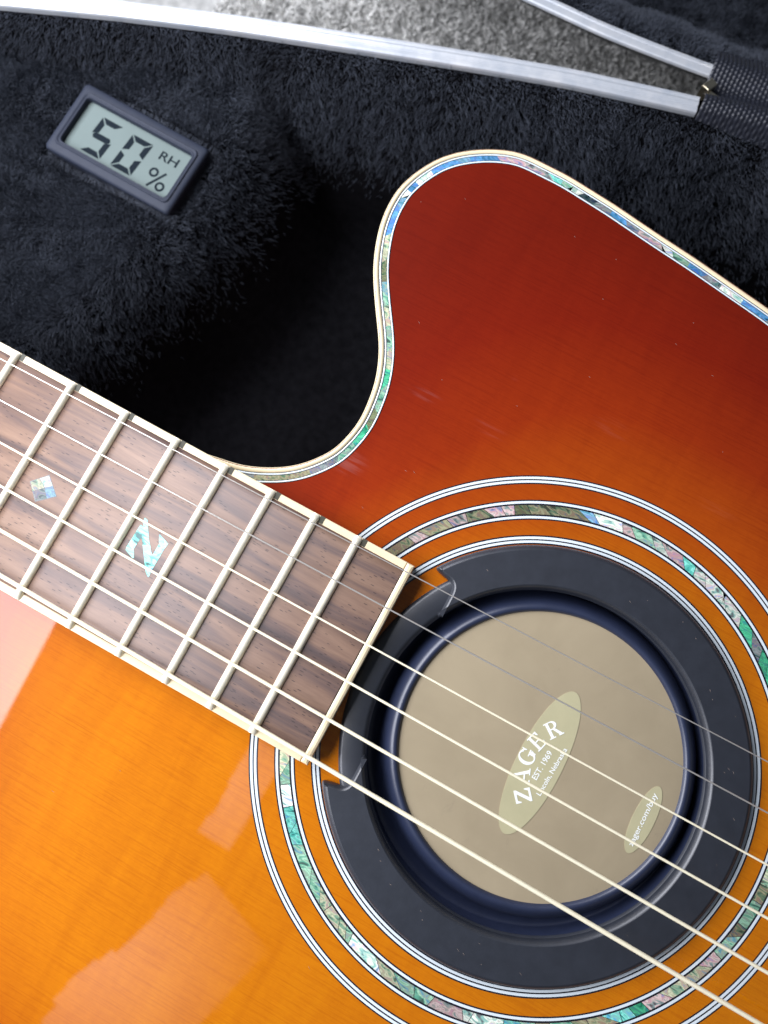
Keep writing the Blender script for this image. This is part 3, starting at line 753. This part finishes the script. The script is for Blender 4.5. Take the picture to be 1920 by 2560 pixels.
# base plush: thinned out with depth to imitate shade in the well, none under the guitar or the meter
n = 620000
x = rng.uniform(225, 580, n); y = rng.uniform(15, 216, n)
ok = (y < yr(x) - .2)
ins = inside(np.stack([x, y], 1), (OUT - NIN * 1.5)[::6]); ok &= ~ins
ok &= ~((x < 430) & (y < 29))
lx = (x - H0[0]); ly = (y - H0[1]); ok &= ~((np.abs(lx) < 25.9) & (np.abs(ly - .033 * lx * 0) < 14.2))
ok &= ~((x > 362) & (y < 128))
ok &= rng.random(n) < 1 - .25 * sst((x - 340) / 70)
ok &= rng.random(n) < np.where(y < 140, 1 - sst((x - deckx(y) + 30) / 36), 1)
x, y = x[ok], y[ok]; z = lin(x, y)
dp = sst((-z - 58) / 38); ok = rng.random(len(x)) > dp; x, y, z, dp = x[ok], y[ok], z[ok], dp[ok]  # pile cut back deeper down; bare black backing stands in for shade
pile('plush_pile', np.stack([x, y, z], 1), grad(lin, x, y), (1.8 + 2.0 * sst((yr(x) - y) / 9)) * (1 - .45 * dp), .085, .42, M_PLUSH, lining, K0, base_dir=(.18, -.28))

# lid: second rim, shell and lining, lying open beyond the hinge
ZL = -44.0
lid_in = smoothed([(300, 236), (335, 228), (365.6, 225.2), (402.3, 224.6), (410.1, 224.7), (427.8, 224.7), (444.7, 225.7), (465.5, 227.4), (474, 228.4), (500, 232), (540, 236), (610, 240)], 120, False, 5)
ln_ = normals(lid_in, False)
cut = np.searchsorted(lid_in[:, 0], 469.5)
lprof = [(.3, ZL - 2), (.2, ZL - .6), (-.2, ZL - .05), (-1.2, ZL), (-1.5, ZL - .4), (-1.9, ZL - .4), (-2.2, ZL), (-4.0, ZL), (-4.5, ZL - .3), (-4.6, ZL - 1.2)]
V, F = sweep(lid_in[:cut], ln_[:cut], lprof, False); F.append(tuple(reversed([(cut - 1) * len(lprof) + k for k in range(len(lprof))])))
lid = part('lid', *sweep(lid_in, ln_, [(-4.5, ZL - .8), (-3.8, ZL - 2.2), (6, ZL - 14), (32, ZL - 46), (64, -112), (128, -118)], False), M_SHELL, case, True, K0)
part('lid_rim', V, F, M_ALU, lid, False, K0)
yl = lambda x: np.interp(x, lid_in[:, 0], lid_in[:, 1])
def llin(x, y):
    d = y - yl(x)
    return ZL - 2.5 - 52 * sst((d - 1) / 60) + .8 * np.sin(x * .13 + y * .1)
xs = np.arange(330, 602, 5.0); N_ = 30; V = []
for x in xs:
    for t in np.linspace(0, 1, N_):
        y = yl(x) + .2 + t * 130; V.append((x, y, float(llin(x, y))))
F = [(i * N_ + k, (i + 1) * N_ + k, (i + 1) * N_ + k + 1, i * N_ + k + 1) for i in range(len(xs) - 1) for k in range(N_ - 1)]
llining = part('lid_lining', V, F, M_PLUSHB, lid, True, K0)
n = 130000
x = rng.uniform(385, 575, n); y = rng.uniform(222, 330, n); ok = y > yl(x) + .3; x, y = x[ok], y[ok]; z = llin(x, y)
pile('lid_plush', np.stack([x, y, z], 1), grad(llin, x, y), 3.4, .085, .45, M_PLUSH, lid, K0, base_dir=(.1, -.35))

# woven hinge strap folded over both rims
def strap():
    nx, ny = 44 * 4, 24 * 4; V = np.zeros((nx + 1, ny + 1, 3))
    for i in range(nx + 1):
        u = i / nx
        for j in range(ny + 1):
            v = j / ny
            x = 466.4 + 62 * u + 3.8 * v
            yb = yr(x) - 1.5 - 5 * u * v; yt = yl(x) + 7 + 14 * u
            y = yt + (yb - yt) * v
            dr = (y - (yl(x) - 2)) / 6; db = (y - (yr(x) + 3)) / 7
            zz = -49.5 + 9 * math.exp(-dr * dr * .45) + 17.8 * math.exp(-db * db * .45)
            if y < yr(x): zz = -33.4 - 17 * min(1, (yr(x) - y) / 12)
            ci = i / 4; cj = j / 4 + (.5 if int(ci) % 2 else 0)
            w = math.sin(math.pi * (ci % 1)) * abs(math.sin(math.pi * (cj % 1)))
            V[i, j] = (x, y, zz + .62 * w)
    F = [(i * (ny + 1) + j, i * (ny + 1) + j + 1, (i + 1) * (ny + 1) + j + 1, (i + 1) * (ny + 1) + j) for i in range(nx) for j in range(ny)]
    return V.reshape(-1, 3), F
part('strap', *strap(), M_WEB, case, True, K0)
# hinge knuckle between the rims
hb = []
V, F = binding_bar([(467.2, 213.6), (470.0, 212.6), (471.6, 216.4), (468.9, 217.6)], -52, -37.5, .5); hb.append((V, F))
V, F = binding_bar([(469.4, 211.2), (474.5, 210.0), (475.2, 213.2), (470.2, 214.2)], -52, -38.6, .5); hb.append((V, F))
part('hinge', *join(hb), M_BRASS, case, False, K0)

# ------------------------------------------------------------------ carpeted floor
fl = link('floor', mesh('floor', [(-600, -600, -126), (1400, -600, -126), (1400, 1200, -126), (-600, 1200, -126)], [(0, 1, 2, 3)], M_CARPETB)); fl['kind'] = 'structure'
n = 34000
x = rng.uniform(255, 520, n); y = rng.uniform(195, 345, n); ok = y > 215 + (x - 300) * .25; x, y = x[ok], y[ok]
nr = np.zeros((len(x), 3)); nr[:, 2] = 1
pile('carpet_pile', np.stack([x, y, np.full(len(x), -126.0)], 1), nr, 3.2, .42, .8, M_CARPET, fl, (0, 0, 0), jit=.6, clump=2.0)
